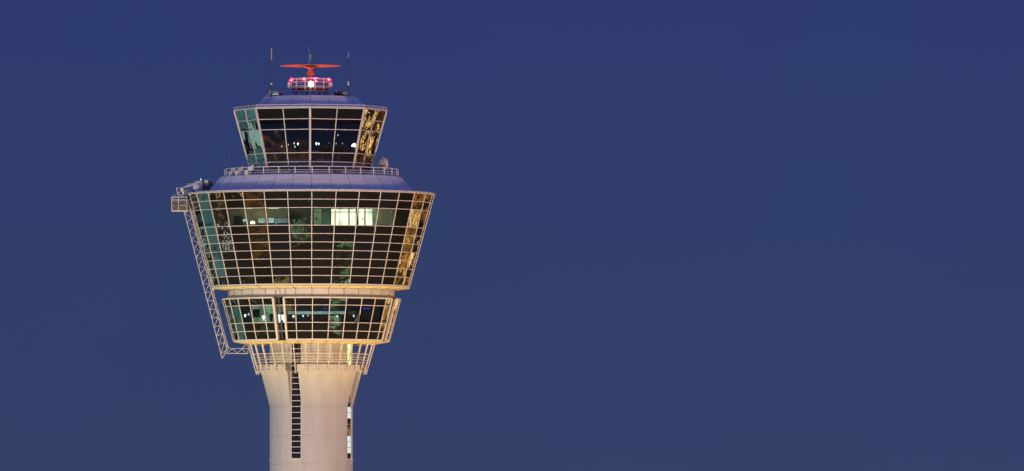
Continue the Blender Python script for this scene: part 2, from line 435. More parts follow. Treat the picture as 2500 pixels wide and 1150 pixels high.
for a in A32: mb.bar(pol(m(256), a, rzb+.1), pol(m(222.5), a, rzt-.02), .035, .03, radial(a) + Vector((0, 0, 1)))
mb.build('roof', [M['roof'], M['seam']], MC)
mb = MB(); mb.ring([(6.5, mz[3]-.10), (MR0, mz[3]-.10), (MRz(mz[3])-.12, mz[3]-.10)], A32); mb.build('floor', M['floor_in'], MC)
mb = MB(); mb.ring([(6.5, mz[2]+.06), (MRz(mz[2])-.12, mz[2]+.06)], A32); mb.build('ceiling', M['ceil_in'], MC)
fm = MB()
for k, a in enumerate(A32):
    b = A32[(k+1) % 32] if k < 31 else A32[0] + 2*math.pi
    fm.bar(pol(MR1, a, mz[0]), pol(MR0, a, mz[-1]), .08, .11, radial(a))
    o = radial((a+b)/2)
    for i, z in enumerate(mz):
        edge = i in (0, 10); w = (.13 if i == 0 else .18) if edge else .075
        R = MRz(z) + (.02 if edge else 0)
        fm.bar(pol(R, a, z), pol(R, b, z), w, .16 if edge else .10, o)
        if i == 0: fm.bar(pol(R+.02, a, z+.14), pol(R+.02, b, z+.14), .075, .14, o)
    pb = MB()
    for i in range(10):
        pb.cur = 1 if i == 2 else 0
        pane(pb, a, b, MRz(mz[i+1]), mz[i+1], MRz(mz[i]), mz[i], .004)
    pb.build('window_pane', [M['spandrel'], M['vision']], MC, recalc=False)
fm.build('window_frame', M['white'], MC)
MC.location.x = -.07

# deck railing on the main roof ------------------------------------------
DR = m(211.5); dzb, dzt = Zf(424.5, DR), Zf(405.8, DR)
rl = MB()
pts = [pol(DR, a, dzt) for a in A32]; rl.path(pts + [pts[0]], .048)
for y, r in ((414.2, .03), (419.6, .03)):
    pts = [pol(DR, a, Zf(y, DR)) for a in A32]; rl.path(pts + [pts[0]], r)
DRL = rl.build('deck_railing', M['white'], TW)
for a in A32:
    pb = MB(); pb.tube(pol(DR+.02, a, dzb-.25), pol(DR+.02, a, dzt-.12), .06); pb.tube(pol(DR+.02, a, dzt-.12), pol(DR-.0, a, dzt), .055)
    pb.build('post', M['white'], DRL)

# upper cab ------------------------------------------------------------
UR1, UR0 = m(186.5), m(144.5)
uy = [262.5, 289.6, 315.2, 372.3, 394.4, 418.0]
uz = []
for y in uy:
    R = UR1 + (UR0-UR1)*(y-uy[0])/(uy[-1]-uy[0]); uz.append(Zf(y, R))
URz = lambda z: lerpR(UR0, UR1, uz[-1], uz[0], z)
A16 = []
for k in range(8): A16 += [A8[k]]
cr = MB(); cr.ring([(4.2, uz[-1]), (4.2, uz[3]-.6)], A8)
UC = cr.build('upper_cab', M['dark'], TW)
cb = MB(); cb.ring([(UR0+.1, uz[-1]-.12), (UR0-.3, rzt)], A8); cb.build('base_curb', M['roof'], UC)
mb = MB(); mb.ring([(.05, uz[1]+.05), (URz(uz[1])-.2, uz[1]+.05)], A8); mb.build('ceiling', mat('brown_ceiling', (.16, .11, .06), .8), UC)
mb = MB(); mb.ring([(.05, uz[3]-.55), (URz(uz[3])-.35, uz[3]-.55)], A8); mb.build('floor', M['floor_in'], UC)
mb = MB(); mb.ring([(m(139), uz[0]+.15), (m(139), uz[0]+.25), (m(115), Zf(233.2, m(115))), (m(112), Zf(233.2, m(115))+.06), (.05, Zf(233.2, m(115))+.10)], A8)
def mid(a, R, z): return (pol(R, a, z) + pol(R, a + R_(45), z))/2
z233 = Zf(233.2, m(115))
mb.cur = 1
for a in A8:
    o = radial(a) + Vector((0, 0, 1))
    if a == A8[0]: mb.bar(pol(m(139), a, uz[0]+.25), pol(m(115), a, z233), .05, .04, o)
    mb.bar(mid(a, m(139), uz[0]+.25), mid(a, m(115), z233), .028, .02, radial(a + R_(22.5)) + Vector((0, 0, 1)))
mb.build('roof', [M['roof'], M['seam']], UC)
mb = MB(); mb.ring([(UR1-.06, uz[0]+.11), (UR1-.4, uz[0]+.12), (m(139.5), uz[0]+.10)], A8); mb.build('gutter', M['roof'], UC)
fm = MB()
for k, a in enumerate(A8):
    b = a + R_(45); o = radial(a); oc = radial(a + R_(22.5))
    tdir = Vector((math.cos(a), math.sin(a), 0))
    for e in (-1, 1): fm.bar(pol(UR1, a, uz[0]) + tdir*e*.085, pol(UR0, a, uz[-1]) + tdir*e*.08, .07, .18, o)
    fm.bar(pol(UR1, a, uz[0])-o*.05, pol(UR0, a, uz[-1])-o*.05, .10, .14, o)
    fm.bar(mid(a, UR1, uz[0]), mid(a, UR0, uz[-1]), .09, .12, oc)
    for i, z in enumerate(uz):
        w = .12 if i == 0 else .08; R = URz(z)
        fm.bar(pol(R, a, z), pol(R, b, z), w, .12 if i else .16, oc)
        if i == 0: fm.bar(pol(R+.02, a, z+.135), pol(R+.02, b, z+.135), .085, .15, oc)
    for h in (0, 1):
        pb = MB()
        for i in range(5):
            pb.cur = 1 if i in (1, 2) else 0
            za, zb = uz[i+1], uz[i]
            A_, B_ = (pol(URz(za), a, za), mid(a, URz(za), za)) if h == 0 else (mid(a, URz(za), za), pol(URz(za), b, za))
            C_, D_ = (mid(a, URz(zb), zb), pol(URz(zb), a, zb)) if h == 0 else (pol(URz(zb), b, zb), mid(a, URz(zb), zb))
            r = [random.uniform(-.006, .006) for _ in range(3)]; r.append(r[0]-r[1]+r[2])
            pb.quad(*[p + oc*d for p, d in zip((A_, B_, C_, D_), r)])
        pb.build('window_pane', [M['spandrel'], M['cabglass']], UC, recalc=False)
fm.build('window_frame', M['white'], UC)
# thin rail round the upper roof edge
rl = MB(); zr = Zf(254.2, UR1)
pts = [pol(UR1+.02, a, zr) for a in A8]
for a, b in zip(pts, pts[1:] + pts[:1]): rl.bar(a, b, .065, .065, (0, 0, 1))
URL = rl.build('roof_railing', M['white'], TW)
for k in range(8):
    for u in (0, .16, .33, .5, .67, .84):
        p = pts[k].lerp(pts[(k+1) % 8], u); pb = MB(); pb.tube(Vector((p.x, p.y, uz[0]+.18)), p, .028, n=6); pb.build('post', M['white'], URL)

UC.location.x = -.13; URL.location.x = -.13

# ------------------------------------------------------------------ roof top: platform, lights, radar, masts
roofz = z233 + .1
PF = thing('beacon_platform', 'round white railed platform carrying the red lights on the upper roof', 'platform', (0, 0, roofz))
PR = m(47); pc = P(757.5, 200, 0).x
def pp(a, R, z): return Vector((pc + R*math.sin(a), -R*math.cos(a), z))
zy = lambda y: P(757, y, -2.35).z
mb = MB(); mb.lathe((pc, 0, zy(214)), [(PR, 0), (PR, .30), (PR-.08, .30), (PR-.08, .05), (.1, .05)], 40); mb.build('floor_band', mat('band_grey', (.36, .34, .35), .5), PF, smooth=True)
mb = MB(); mb.lathe((pc, 0, zy(219.5)), [(PR-.2, 0), (PR-.2, .24), (.1, .24)], 32); mb.build('underside', M['redpaint'], PF, smooth=True)
for y, r in ((190.5, .05), (199.0, .035)):
    mb = MB(); pts = [pp(2*math.pi*k/24, PR, zy(y)) for k in range(24)]; mb.path(pts + pts[:1], r); mb.build('rail', M['white'], PF)
for k in range(12):
    a = 2*math.pi*(k+.5)/12; mb = MB(); mb.tube(pp(a, PR+.05, zy(222)), pp(a, PR, zy(190.5)), .045)
    mb.build('post', M['white'], PF)
mb = MB(); pts = [pp(2*math.pi*k/24, PR+.05, zy(222)) for k in range(24)]; mb.path(pts + pts[:1], .05); mb.build('lower_ring', M['steel'], PF)
for k in range(8):
    a = 2*math.pi*(k+.5)/8; mb = MB(); b0 = pp(a, PR*.72, roofz-.1); mb.tube(b0, pp(a+.25, PR*.9, zy(222)), .05); mb.tube(b0, pp(a-.25, PR*.9, zy(222)), .05)
    mb.build('strut', M['grey'], PF)
for x in (706.5, 807.5):
    c = P(x, 209, 0); mb = MB(); mb.box(c, (.40, .35, .66)); mb.box(c + Vector((0, 0, .36)), (.34, .29, .06))
    o = tag(mb.build('antenna_box', M['white']), 'upright white antenna box clipped to the %s end of the round platform' % ('left' if x < 757 else 'right'), 'antenna box')
mb = MB(); mb.path([P(803, 214, -.3), P(803.5, 222, -.3), P(806, 229, -.3), P(801, 231.5, -.3), P(798, 228, -.3)], .03)
tag(mb.build('hanging_cable', M['dark']), 'dark cable looping down below the right antenna box', 'cable')

red_core = emis('red_lamp_core', (1.0, .42, .26), 5.0)
red_lens = emis('red_lamp_lens', (1.0, .025, .11), 2.4)
def red_light(x, y, Y, label, r=.17):
    c = P(x, y, Y); o = thing('obstruction_light', label, 'warning light', c - Vector((0, 0, r*1.6)), 'red obstruction lights on the roof platform')
    b = MB(); b.lathe(c, [(r*.75, -r*1.6), (r*.75, -r*1.1), (r*1.25, -r*1.05), (r*1.25, -r*.9)], 12); b.build('base', M['dark'], o)
    d = MB(); d.lathe(c, [(r*1.35, -r*.88), (r*1.75, -r*.3), (r*1.65, r*.5), (r*1.1, r*1.2), (r*.2, r*1.5)], 16); d.build('lens', red_lens, o, smooth=True)
    k = MB(); k.lathe(c + Vector((0, -r*1.25, .03)), [(r*.1, -r*.6), (r*.5, -r*.45), (r*.62, 0), (r*.5, r*.45), (r*.1, r*.6)], 14); k.build('bulb', red_core, o, smooth=True)
    l = bpy.data.lights.new('red_lamp', 'POINT'); l.color = (1, .02, .09); l.energy = 130; l.shadow_soft_size = r
    lo = bpy.data.objects.new('red_lamp', l); COL.objects.link(lo); lo.location = c + Vector((0, -.05, r*2.2))
red_light(711, 197.3, -.6, 'red warning light glowing at the left end of the platform rail')
red_light(742, 193.8, 2.3, 'red warning light behind the rail left of the white beacon')
red_light(771, 198.8, -2.3, 'smaller red warning light just right of the white beacon', .13)
red_light(803, 195.4, -.6, 'red warning light glowing at the right end of the platform rail')
c = P(758.8, 205, -2.45); BC = thing('beacon_lamp', 'dazzling white beacon at the middle of the platform rail', 'beacon', c - Vector((0, 0, .9)))
b = MB(); b.lathe(c, [(.12, -.34), (.28, -.26), (.33, 0), (.28, .28), (.12, .36)], 20); b.build('lens', emis('beacon_lens', (.95, .90, 1.0), 3.0), BC, smooth=True)
b = MB(); b.tube(c + Vector((0, 0, -.34)), P(757, 227, -2.45), .05); b.build('bracket', M['white'], BC)
l = bpy.data.lights.new('beacon_light', 'POINT'); l.energy = 12; l.color = (.85, .85, 1); l.shadow_soft_size = .3
lo = bpy.data.objects.new('beacon_light', l); COL.objects.link(lo); lo.location = c + Vector((0, .55, .1))

# rotating radar bar, at rest
RX = P(758, 160, 0).x
RD = thing('radar_antenna', 'orange surveillance radar bar on a red pedestal above the platform', 'radar', (RX, 0, zy(214)))
b = MB(); hb = m(74)
for i in range(16):
    u0, u1 = -1 + 2*i/16, -1 + 2*(i+1)/16
    def sec(u):
        h = .08 + .14*(1-abs(u)**2.0); y = .10*u*u
        return [Vector((RX + u*hb, y-.10, zy(159)-h*.8)), Vector((RX + u*hb, y+.30, zy(159)-h*.55)), Vector((RX + u*hb, y+.30, zy(159)+h*.7)), Vector((RX + u*hb, y-.10, zy(159)+h*.95))]
    a0, a1 = sec(u0), sec(u1)
    b.hexa(a0 + a1)
b.build('reflector', M['orange'], RD)
b = MB(); b.lathe((RX, 0, 0), [(.12, zy(181.5)), (.44, zy(181)), (.50, zy(178.5)), (.44, zy(175.5)), (.30, zy(171)), (.22, zy(166.5)), (.40, zy(164)), (.9, zy(162.3))], 16); b.build('turning_head', M['orange'], RD, smooth=True)
b = MB(); b.lathe((RX, 0, 0), [(.26, zy(214)), (.22, zy(190)), (.22, zy(181))], 16); b.build('pedestal', M['redpaint'], RD, smooth=True)

def mast(name, label, segs, cat='antenna mast', extra=None):
    o = thing(name, label, cat, P(segs[0][0], segs[0][1], segs[0][6] if len(segs[0]) > 6 else 0))
    for (x, y0, y1, r0, r1, mt, Y, nm) in [s if len(s) == 8 else (*s, 'pole') for s in segs]:
        b = MB(); b.tube(P(x, y0, Y), P(x, y1, Y), r0, r1, 10); b.build(nm, mt, o)
    return o
mast('roof_antenna_mast', 'dark mast left of the platform topped by a thick tan fibreglass aerial',
     [(662.8, 238, 147, .05, .042, M['dark'], -3, 'pole'), (662.8, 147.5, 117, .065, .065, M['fibre'], -3, 'aerial'), (662.8, 207, 202, .09, .09, M['white'], -3.0, 'collar')])  # short white band stands in for a glint on the pole
mast('roof_antenna_mast', 'dark mast right of the platform with a thin grey tip and white painted glint',
     [(850.5, 238, 139, .055, .048, M['dark'], -3, 'pole'), (850.7, 139, 127, .035, .022, M['steel'], -3, 'aerial'), (850.4, 209, 199, .095, .095, M['white'], -3, 'collar'), (850.6, 140, 138.6, .16, .16, M['grey'], -3, 'clamp')])  # white band again paints a glint onto this pole
cm = mast('roof_antenna_mast', 'tallest thin mast in front of the radar carrying a small wind sensor',
     [(754.3, 230, 112, .034, .028, M['grey'], -2.8, 'pole'), (754.3, 112, 102.5, .026, .016, M['dark'], -2.8, 'aerial')])
b = MB(); b.tube(P(754.3, 140, -2.8), P(757.5, 140, -2.8), .03); b.tube(P(757.6, 150, -2.8), P(757.6, 141, -2.8), .05); b.lathe(P(757.8, 143.5, -2.8), [(.05, -.08), (.17, 0), (.10, .12), (.05, .3)], 10)
b.lathe(P(757.6, 135.5, -2.8), [(.05, -.15), (.11, -.1), (.11, .12), (.05, .18)], 10); b.build('wind_sensor', M['grey'], cm)
for i, (x, y0, y1, Y, lb) in enumerate(((548, 430, 372, 2, 'hair thin whip antenna at the far left of the deck railing'), (560.5, 430, 375, 5, 'hair thin whip antenna second from the left on the deck'),
        (581, 428, 374, 7, 'hair thin whip antenna beside the left hooded vents'), (953, 428, 370, 5, 'hair thin whip antenna just right of the dish drum'), (969, 430, 374, 2, 'hair thin whip antenna at the far right of the deck railing'))):
    b = MB(); b.tube(P(x, y0, Y), P(x, y1, Y), .022, .010, 6); tag(b.build('whip_antenna', M['grey']), lb, 'antenna', 'whip antennas on the lower roof deck')
# boxes on the upper roof
FB = thing('roof_floodlight', 'squat roof lamp with warm lit top beside the left mast', 'floodlight', P(672.5, 234, -2))
b = MB(); b.box(P(672.5, 226, -2), (.72, .5, .24)); b.build('hood', M['fibre'], FB)
b = MB(); b.box(P(672.5, 230, -2), (.64, .45, .13)); b.build('lamp', emis('cool_lamp', (.7, .9, 1.0), .55), FB)
b = MB(); b.box(P(672.5, 228.3, -2), (.66, .42, .10)); b.box(P(672.5, 233, -2), (.3, .3, .28)); b.build('stand', M['dark'], FB)
b = MB(); b.lathe(P(688, 232.5, -2), [(.16, -.1), (.2, .0), (.2, .28), (.12, .34)], 12); b.box(P(684.5, 231, -2), (.2, .2, .4))
tag(b.build('junction_box', M['redpaint'], smooth=True), 'small dark red box beside the squat roof lamp', 'junction box')
DH = thing('cable_drum', 'dark flat oval drum on the roof below the right mast', 'drum', P(830, 234, -2))
b = MB(); b.lathe(P(830.5, 228, -2), [(.55, -.27), (.74, -.16), (.76, .05), (.70, .22), (.5, .27)], 24, ); b.build('drum', M['dark'], DH, smooth=True)
b = MB(); b.lathe(P(836, 228, -2), [(.50, -.20), (.66, -.12), (.68, .10), (.5, .2)], 20); b.build('end_cap', M['fibre'], DH, smooth=True)
b = MB(); b.lathe(P(822, 222.5, -2.1), [(.14, -.06), (.15, 0), (.08, .08)], 12); b.build('lamp', emis('dull_red', (.9, .03, .06), .8), DH)
b = MB()
for dx in (0, 4, 8): b.tube(P(648+dx*.6, 237, -3), P(660 + dx*.3, 221+dx*.9, -2), .03)
b.tube(P(660, 221, -2), P(663, 236, -2), .03)
tag(b.build('roof_ladder_rail', M['steel']), 'slanting thin handrails climbing the roof at the left mast', 'handrail')
b = MB(); b.lathe(P(609.5, 259, 4), [(.3, -.1), (.36, .1), (.2, .3), (.08, .42)], 14); b.box(P(613, 258, 4), (.3, .3, .4))
tag(b.build('roof_siren', M['grey'], smooth=True), 'small blurred grey siren behind the upper roof edge at left', 'siren')

# ------------------------------------------------------------------ lower deck: hooded vents, dish, cameras
def vent(x, y, s, yaw, Y, label):
    base = P(x, y, Y); o = thing('hooded_vent', label, 'vent', base, 'hooded vents on the left of the deck')
    b = MB(); b.lathe(base, [(.30*s, 0), (.32*s, .05), (.32*s, .72*s), (.30*s, .74*s)], 16)
    for h in (.25, .5): b.lathe(base, [(.335*s, h*s-.02), (.345*s, h*s), (.335*s, h*s+.02)], 16)
    b.build('barrel', M['vent'], o, smooth=True)
    d = Vector((math.cos(yaw), -math.sin(yaw), 0)); up = Vector((0, 0, 1)); t = Vector((-d.y, d.x, 0))
    b = MB(); q = base + d*.60*s
    lo = [q - d*.25*s - t*.34*s + up*.62*s, q + d*.42*s - t*.34*s + up*.62*s, q + d*.42*s + t*.34*s + up*.62*s, q - d*.25*s + t*.34*s + up*.62*s]
    hi = [q - d*.45*s - t*.36*s + up*1.02*s, q + d*.50*s - t*.36*s + up*1.52*s, q + d*.50*s + t*.36*s + up*1.52*s, q - d*.45*s + t*.36*s + up*1.02*s]
    b.hexa(lo + hi); b.build('hood', M['vent'], o)
    b = MB(); b.tube(q + up*.62*s, q + up*(-.0), .12*s); b.build('stand', M['grey'], o)
vent(602, 426.5, .80, .15, -8.3, 'largest pale hooded vent nearest the glass behind the deck railing')
vent(578.5, 427.5, .74, .15, -6.0, 'middle pale hooded vent of three behind the deck railing')
vent(562, 428.5, .66, .15, -4.0, 'smallest pale hooded vent at the left end of the deck')
dc = P(934.5, 400.5, -3.2)
DI = thing('dish_antenna', 'grey drum shaped dish antenna on a post at the right of the deck', 'dish antenna', P(925, 428, -3.2))
ax = Vector((.86, .40, .10)).normalized()
b = MB(); b.lathe(dc, [(.05, -.62), (.35, -.52), (.60, -.30), (.72, -.02), (.74, .0)], 28, ax); b.build('shell', mat('dish_grey', (.36, .34, .36), .5), DI, smooth=True)
b = MB(); b.lathe(dc, [(.745, .0), (.75, .36), (.70, .42), (.1, .44)], 28, ax); b.build('radome', mat('dish_beige', (.55, .46, .40), .5), DI, smooth=True)
b = MB(); b.tube(P(923.5, 426, -3.9), P(923.5, 397, -3.9), .075); b.build('post', M['grey'], DI)
b = MB(); b.tube(P(924, 406, -3.9), P(937, 404, -3.9), .05); b.tube(P(937, 404, -3.9), P(943, 400.5, -3.9), .04); b.build('arm', M['dark'], DI)
b = MB(); b.box(P(935.6, 385.2, -3.2), (.2, .1, .06)); b.box(P(939.6, 386.8, -3.2), (.12, .1, .06)); b.box(P(934, 416, -3.6), (.16, .1, .05)); b.build('clip', M['white'], DI)
for x, lb in ((712, 'dark floodlight housing under the railing left of centre'), (818, 'left one of two dark floodlight housings under the deck railing'), (827.5, 'right one of two dark floodlight housings under the deck railing')):
    b = MB(); c = P(x, 421.5, -10.2); b.lathe(c, [(.10, -.2), (.17, -.12), (.17, .14), (.12, .2)], 12, (0, 1, .15)); b.box(c - Vector((0, 0, .22)), (.08, .1, .2))
    tag(b.build('spot_housing', M['dark'], smooth=True), lb, 'floodlight', 'dark floodlights on the deck')

# ------------------------------------------------------------------ facade access lattice on the left
LA = thing('access_lattice', 'white lattice ladder arm slanting down the left of the glass cabs', 'lattice arm', P(545, 850, -1))
def chord(p, q, r, nm='chord', par=LA):
    b = MB(); b.tube(p, q, r, n=8); return b.build(nm, M['steel'], par)
NB = 17
o0, o1 = (448.5, 512), (542.5, 875)     # outer chord ends (pixels)
i0, i1 = (463.5, 512), (554, 853)       # inner chords
YF, YB = -1.9, .3
chord(P(*o0, -.8), P(*o1, -.8), 0.053)
chord(P(*i0, YF), P(*i1, YF), 0.049); chord(P(i0[0]+4, i0[1], YB), P(i1[0]+4, i1[1]-4, YB), 0.049)
def lp(a, b, u): return (a[0]+(b[0]-a[0])*u, a[1]+(b[1]-a[1])*u)
b = MB()
for k in range(NB):
    u0 = k/NB; u1 = (k+1)/NB; um = (k+.62)/NB
    pi = P(*lp(i0, i1, u0), YF); po = P(*lp(o0, o1, min(1, u0 + .28/NB)), -.8)
    b.tube(P(*lp(i0, i1, u0), YF), P(*lp(o0, o1, u0 + .48/NB*.95), -.8), 0.030, n=6)
    b.tube(P(*lp(o0, o1, u0 + .48/NB*.95), -.8), P(*lp(i0, i1, u1), YF), 0.025, n=6)
    q0 = lp(i0, i1, u0); q1 = lp(i0, i1, u1); s0 = (q0[0]+4, q0[1]); s1 = (q1[0]+4, q1[1])
    b.tube(P(*q0, YF), P(*s1, YB), 0.025, n=6); b.tube(P(*s0, YB), P(*q1, YF), 0.021, n=6)
    b.tube(P(*s1, YB), P(*lp(o0, o1, min(1, u0 + .48/NB)), -.8), 0.023, n=6)
b.tube(P(*o1, -.8), P(*i1, YF), 0.037); b.tube(P(*o1, -.8), P(i1[0]+4, i1[1]-4, YB), 0.037)
b.build('lacing', M['steel'], LA)
# foot of the arm reaching in under the lower cab
b = MB()
for Y in (-1.6, .2):
    top = [(553, 847), (566, 850), (606, 850)]; bot = [(553, 862), (605, 863)]
    b.tube(P(551, 847, Y), P(567, 851, Y), 0.037); b.tube(P(567, 851, Y), P(606, 851, Y), 0.037)
    b.tube(P(553, 862.5, Y), P(604.5, 863.5, Y), 0.041)
    zz = [(554, 862), (567, 851), (580, 862.5), (601, 841)]
    for p, q in zip(zz[:-1], zz[1:]): b.tube(P(*p, Y), P(*q, Y), 0.034)
    b.tube(P(590.5, 851, Y), P(602, 863, Y), 0.034); b.tube(P(604.5, 863.5, Y), P(607.5, 840, Y), 0.037)
b.tube(P(604.5, 863.5, -1.6), P(604.5, 863.5, .2), 0.037); b.tube(P(554, 862.5, -1.6), P(554, 862.5, .2), 0.037)
b.build('foot_truss', M['steel'], LA)
b = MB(); b.box(P(601.5, 838.5, -.7), (.55, 2.2, .30)); b.tube(P(598, 841, -2), P(605, 841, -2), .16); b.build('trolley', M['grey'], LA)
# guide rails beside the facade
b = MB()
b.tube(P(455.5, 479, -2.0), P(523, 710, -2.0), 0.041); b.tube(P(461, 479, -1.0), P(525, 700, -1), 0.037)
b.bar(P(458, 492, 0), P(488, 602, 0), .12, .2, (0, 1, 0))
for k in range(11):
    u = k/10; q = lp((458, 489), (519, 697), u); b.tube(P(*q, -1.6), P(q[0]+8, q[1]-1.5, -1.6), 0.041)
tag(b.build('guide_rail', M['white']), 'steep paired white rails hugging the left edge of the main cab glass', 'guide rail')

GO = thing('access_gondola', 'grey meshed maintenance basket hanging outside the left cab rim', 'gondola', P(438, 516, -1))
x0, x1 = P(420, 500, -1).x, P(457, 500, -1).x
zt, zb, zr_ = P(438, 489, -1).z, P(438, 515, -1).z, P(438, 482, -1).z
y0, y1 = -2.2, .2
b = MB(); b.box(((x0+x1)/2, (y0+y1)/2, zb), (x1-x0, y1-y0, .12)); b.build('floor', M['white'], GO)
b = MB()
b.box(((x0+x1)/2, y0, (zt+zb)/2), (x1-x0, .05, zt-zb)); b.box(((x0+x1)/2, y1, (zt+zb)/2), (x1-x0, .05, zt-zb)); b.box((x0, (y0+y1)/2, (zt+zb)/2), (.05, y1-y0-.06, zt-zb))
b.build('side_panel', mat('mesh_panel', (.105, .10, .095), .7, var=.15, vs=8), GO)
b = MB()
for x in (x0, x0*.56+x1*.44, x1):
    for y in (y0-.05, y1+.05): b.tube((x, y, zb), (x, y, zr_), .055)
for z in (zr_, zt, (zt+zb)/2, zb):
    r = .055 if z != (zt+zb)/2 else .03
    for y in (y0-.06, y1+.06): b.tube((x0, y, z), (x1, y, z), r)
    b.tube((x0-.02, y0, z), (x0-.02, y1, z), r)
b.build('frame', M['steel'], GO)
b = MB()
for x in (423, 427.5): b.tube(P(x, 489, -.6), P(x, 474.5, -.6), .035)
b.tube(P(427.5, 474.5, -.6), P(437, 474.5, -.6), .035); b.tube(P(437, 474.5, -.6), P(437, 489, -.6), .035); b.box(P(431, 487, -1.2), (.5, .5, .16))
b.build('hatch_rail', M['steel'], GO)
b = MB(); pts = [P(x, y, -2.32) for x, y in ((449, 490), (443, 497), (436, 500.5), (429, 501.5), (426, 500), (428, 497.5), (430.5, 499))]; b.path(pts, .03); b.build('cable', M['dark'], GO)

CR = thing('roof_crane', 'grey crane trolley with white jib at the left end of the main roof', 'crane', P(500, 466, -1))
b = MB(); b.tube(P(443, 459, -1.5), P(489, 443, -1.5), .10); b.tube(P(443, 461.5, -1.5), P(488, 446, -1.5), .05); b.build('jib', M['white'], CR)
b = MB(); b.hexa([P(446, 475, -1.9), P(450, 475, -1.9), P(450, 475, -1.1), P(446, 475, -1.1), P(440, 459.5, -1.9), P(447, 458.5, -1.9), P(447, 458.5, -1.1), P(440, 459.5, -1.1)]); b.build('jib_head', M['white'], CR)
b = MB(); b.tube(P(430.5, 458.5, -1.5), P(437, 484, -1.5), .06); b.tube(P(430.5, 458.5, -1.5), P(441, 460, -1.5), .05); b.tube(P(435.5, 473.5, -1.5), P(442, 464, -1.5), .04); b.tube(P(436, 475.5, -1.5), P(447, 478, -1.5), .05); b.tube(P(437, 484, -1.5), P(437, 514, -1.5), .05)
b.build('hanger', M['steel'], CR)
b = MB(); b.box(P(503, 453, -.5), (.95, 1.2, 1.15)); b.box(P(512.5, 449, -.2), (.6, 1.0, .55)); b.build('machine_house', mat('crane_grey', (.12, .12, .14), .6, var=.2, vs=3), CR)
b = MB(); b.box(P(503.5, 443.5, -1.2), (.42, .1, .4)); b.box(P(491.5, 452, -1.2), (.20, .2, 1.15)); b.box(P(515, 441.5, -.4), (.35, .3, .1)); b.build('panel', M['white'], CR)
b = MB(); b.lathe(P(480, 457, -1.6), [(.10, -.25), (.42, -.2), (.42, .1), (.34, .12), (.30, .2), (.1, .22)], 24, (0, -1, 0)); b.build('cable_reel', M['white'], CR, smooth=True)
b = MB(); b.box(P(482, 444.5, -1), (.5, .4, .22)); b.build('motor', M['white'], CR)
b = MB()
for x in (457.5, 473): b.tube(P(x, 468, -1.2), P(x, 448, -1.2), .045)
for y in (448, 456, 464.5): b.tube(P(457.5, y, -1.2), P(474, y+.5, -1.2), .035)
b.build('hand_rail', M['steel'], CR)
b = MB(); b.bar(P(447, 474, -1.2), P(477, 468.5, -1.2), .35, .8, (0, 1, 0)); b.tube(P(456, 470, -1.8), P(449, 463, -1.8), .22); b.build('slew_base', M['grey'], CR)
b = MB(); b.lathe(P(490.3, 438, -1.2), [(.05, -.12), (.07, 0), (.04, .12)], 10); b.lathe(P(457.2, 465.4, -1.3), [(.03, -.06), (.06, 0), (.03, .06)], 10); b.build('marker_lamp', emis('marker', (.8, .95, 1), 1.0), CR)
b = MB(); b.hexa([P(452, 477, -1.5), P(455, 477, -1.5), P(455, 477, -.5), P(452, 477, -.5), P(459, 516, -1.5), P(463, 513, -1.5), P(463, 513, -.5), P(459, 516, -.5)]); b.build('drop_leg', M['grey'], CR)

# ------------------------------------------------------------------ inside the cabs
def inpanel(name, x0, x1, y0, y1, Y, mt, label, cat, th=.06, group=None):
    a, c = P(x0, y1, Y), P(x1, y0, Y); b = MB(); b.box(((a.x+c.x)/2, Y, (a.z+c.z)/2), (abs(c.x-a.x), th, abs(c.z-a.z)))
    return tag(b.build(name, mt), label, cat, group)
OF = thing('office_partition', 'brightly lit glazed office partition with green frames inside the main cab', 'partition', P(840, 550, -11.2))
YO = -11.3
lit_w = emis('office_glow', (.93, 1.0, .76), 2.3, .3, 1.1)
dimg = emis('dim_office', (.36, .56, .34), .62, .35, .9); dimg2 = emis('dark_office', (.16, .28, .17), .45, .5, 1.2)
def opart(nm, x0, x1, y0, y1, Y, mt):
    a, c = P(x0, y1, Y), P(x1, y0, Y); b = MB(); b.box(((a.x+c.x)/2, Y, (a.z+c.z)/2), (abs(c.x-a.x), .05, abs(c.z-a.z))); return b.build(nm, mt, OF)
for x0, x1, mt in ((766.9, 784.6, dimg), (785.4, 805.7, dimg2), (808.9, 818.2, lit_w), (819.8, 829.2, lit_w), (830, 850.3, lit_w), (853.5, 868.3, lit_w), (875.4, 889.5, lit_w), (892.6, 909, lit_w), (909.8, 920, dimg)):
    opart('lit_window', x0, x1, 510, 549.5, YO, mt)
for x in (766, 785, 807, 819, 829.6, 851.9, 870.5, 890.8, 909.4, 921):
    w = 1.2 if x not in (851.9, 870.5) else 2.6
    opart('frame_post', x-w/2, x+w/2, 507, 550, YO-.07, M['green'])
opart('transom', 766, 921, 517.2, 518.6, YO-.12, M['green']); opart('head', 766, 921, 506.5, 510, YO-.16, M['green'])
opart('door', 889.2, 892.0, 519, 549, YO-.2, M['green']); opart('notice', 769.5, 774.5, 531, 536, YO-.09, M['dark']); opart('notice', 884, 887, 532.5, 536.5, YO-.09, M['dark'])
inpanel('inner_wall', 922, 962, 504, 551, -9.6, M['olive'], 'plain olive wall right of the lit office inside the main cab', 'wall')
inpanel('lit_door', 951, 957, 511, 549, -9.75, emis('door_glow', (.24, .40, .26), .5, .3), 'pale green door edge on the olive wall right of the office', 'door')  # door edge given its own glow in place of light on it
inpanel('inner_wall', 556, 702, 504, 551, -10.0, mat('green_grey_wall', (.33, .36, .27), .8, var=.2, vs=.6), 'grey green wall behind the desks at the left of the main cab', 'wall')
inpanel('notice_board', 631, 648, 533, 547, -10.4, emis('board_glow_a', (.42, .60, .56), 1.04, .5, 2.5), 'pale papers board left of the desk lamp window bar', 'board')  # these boards glow by themselves in place of room light
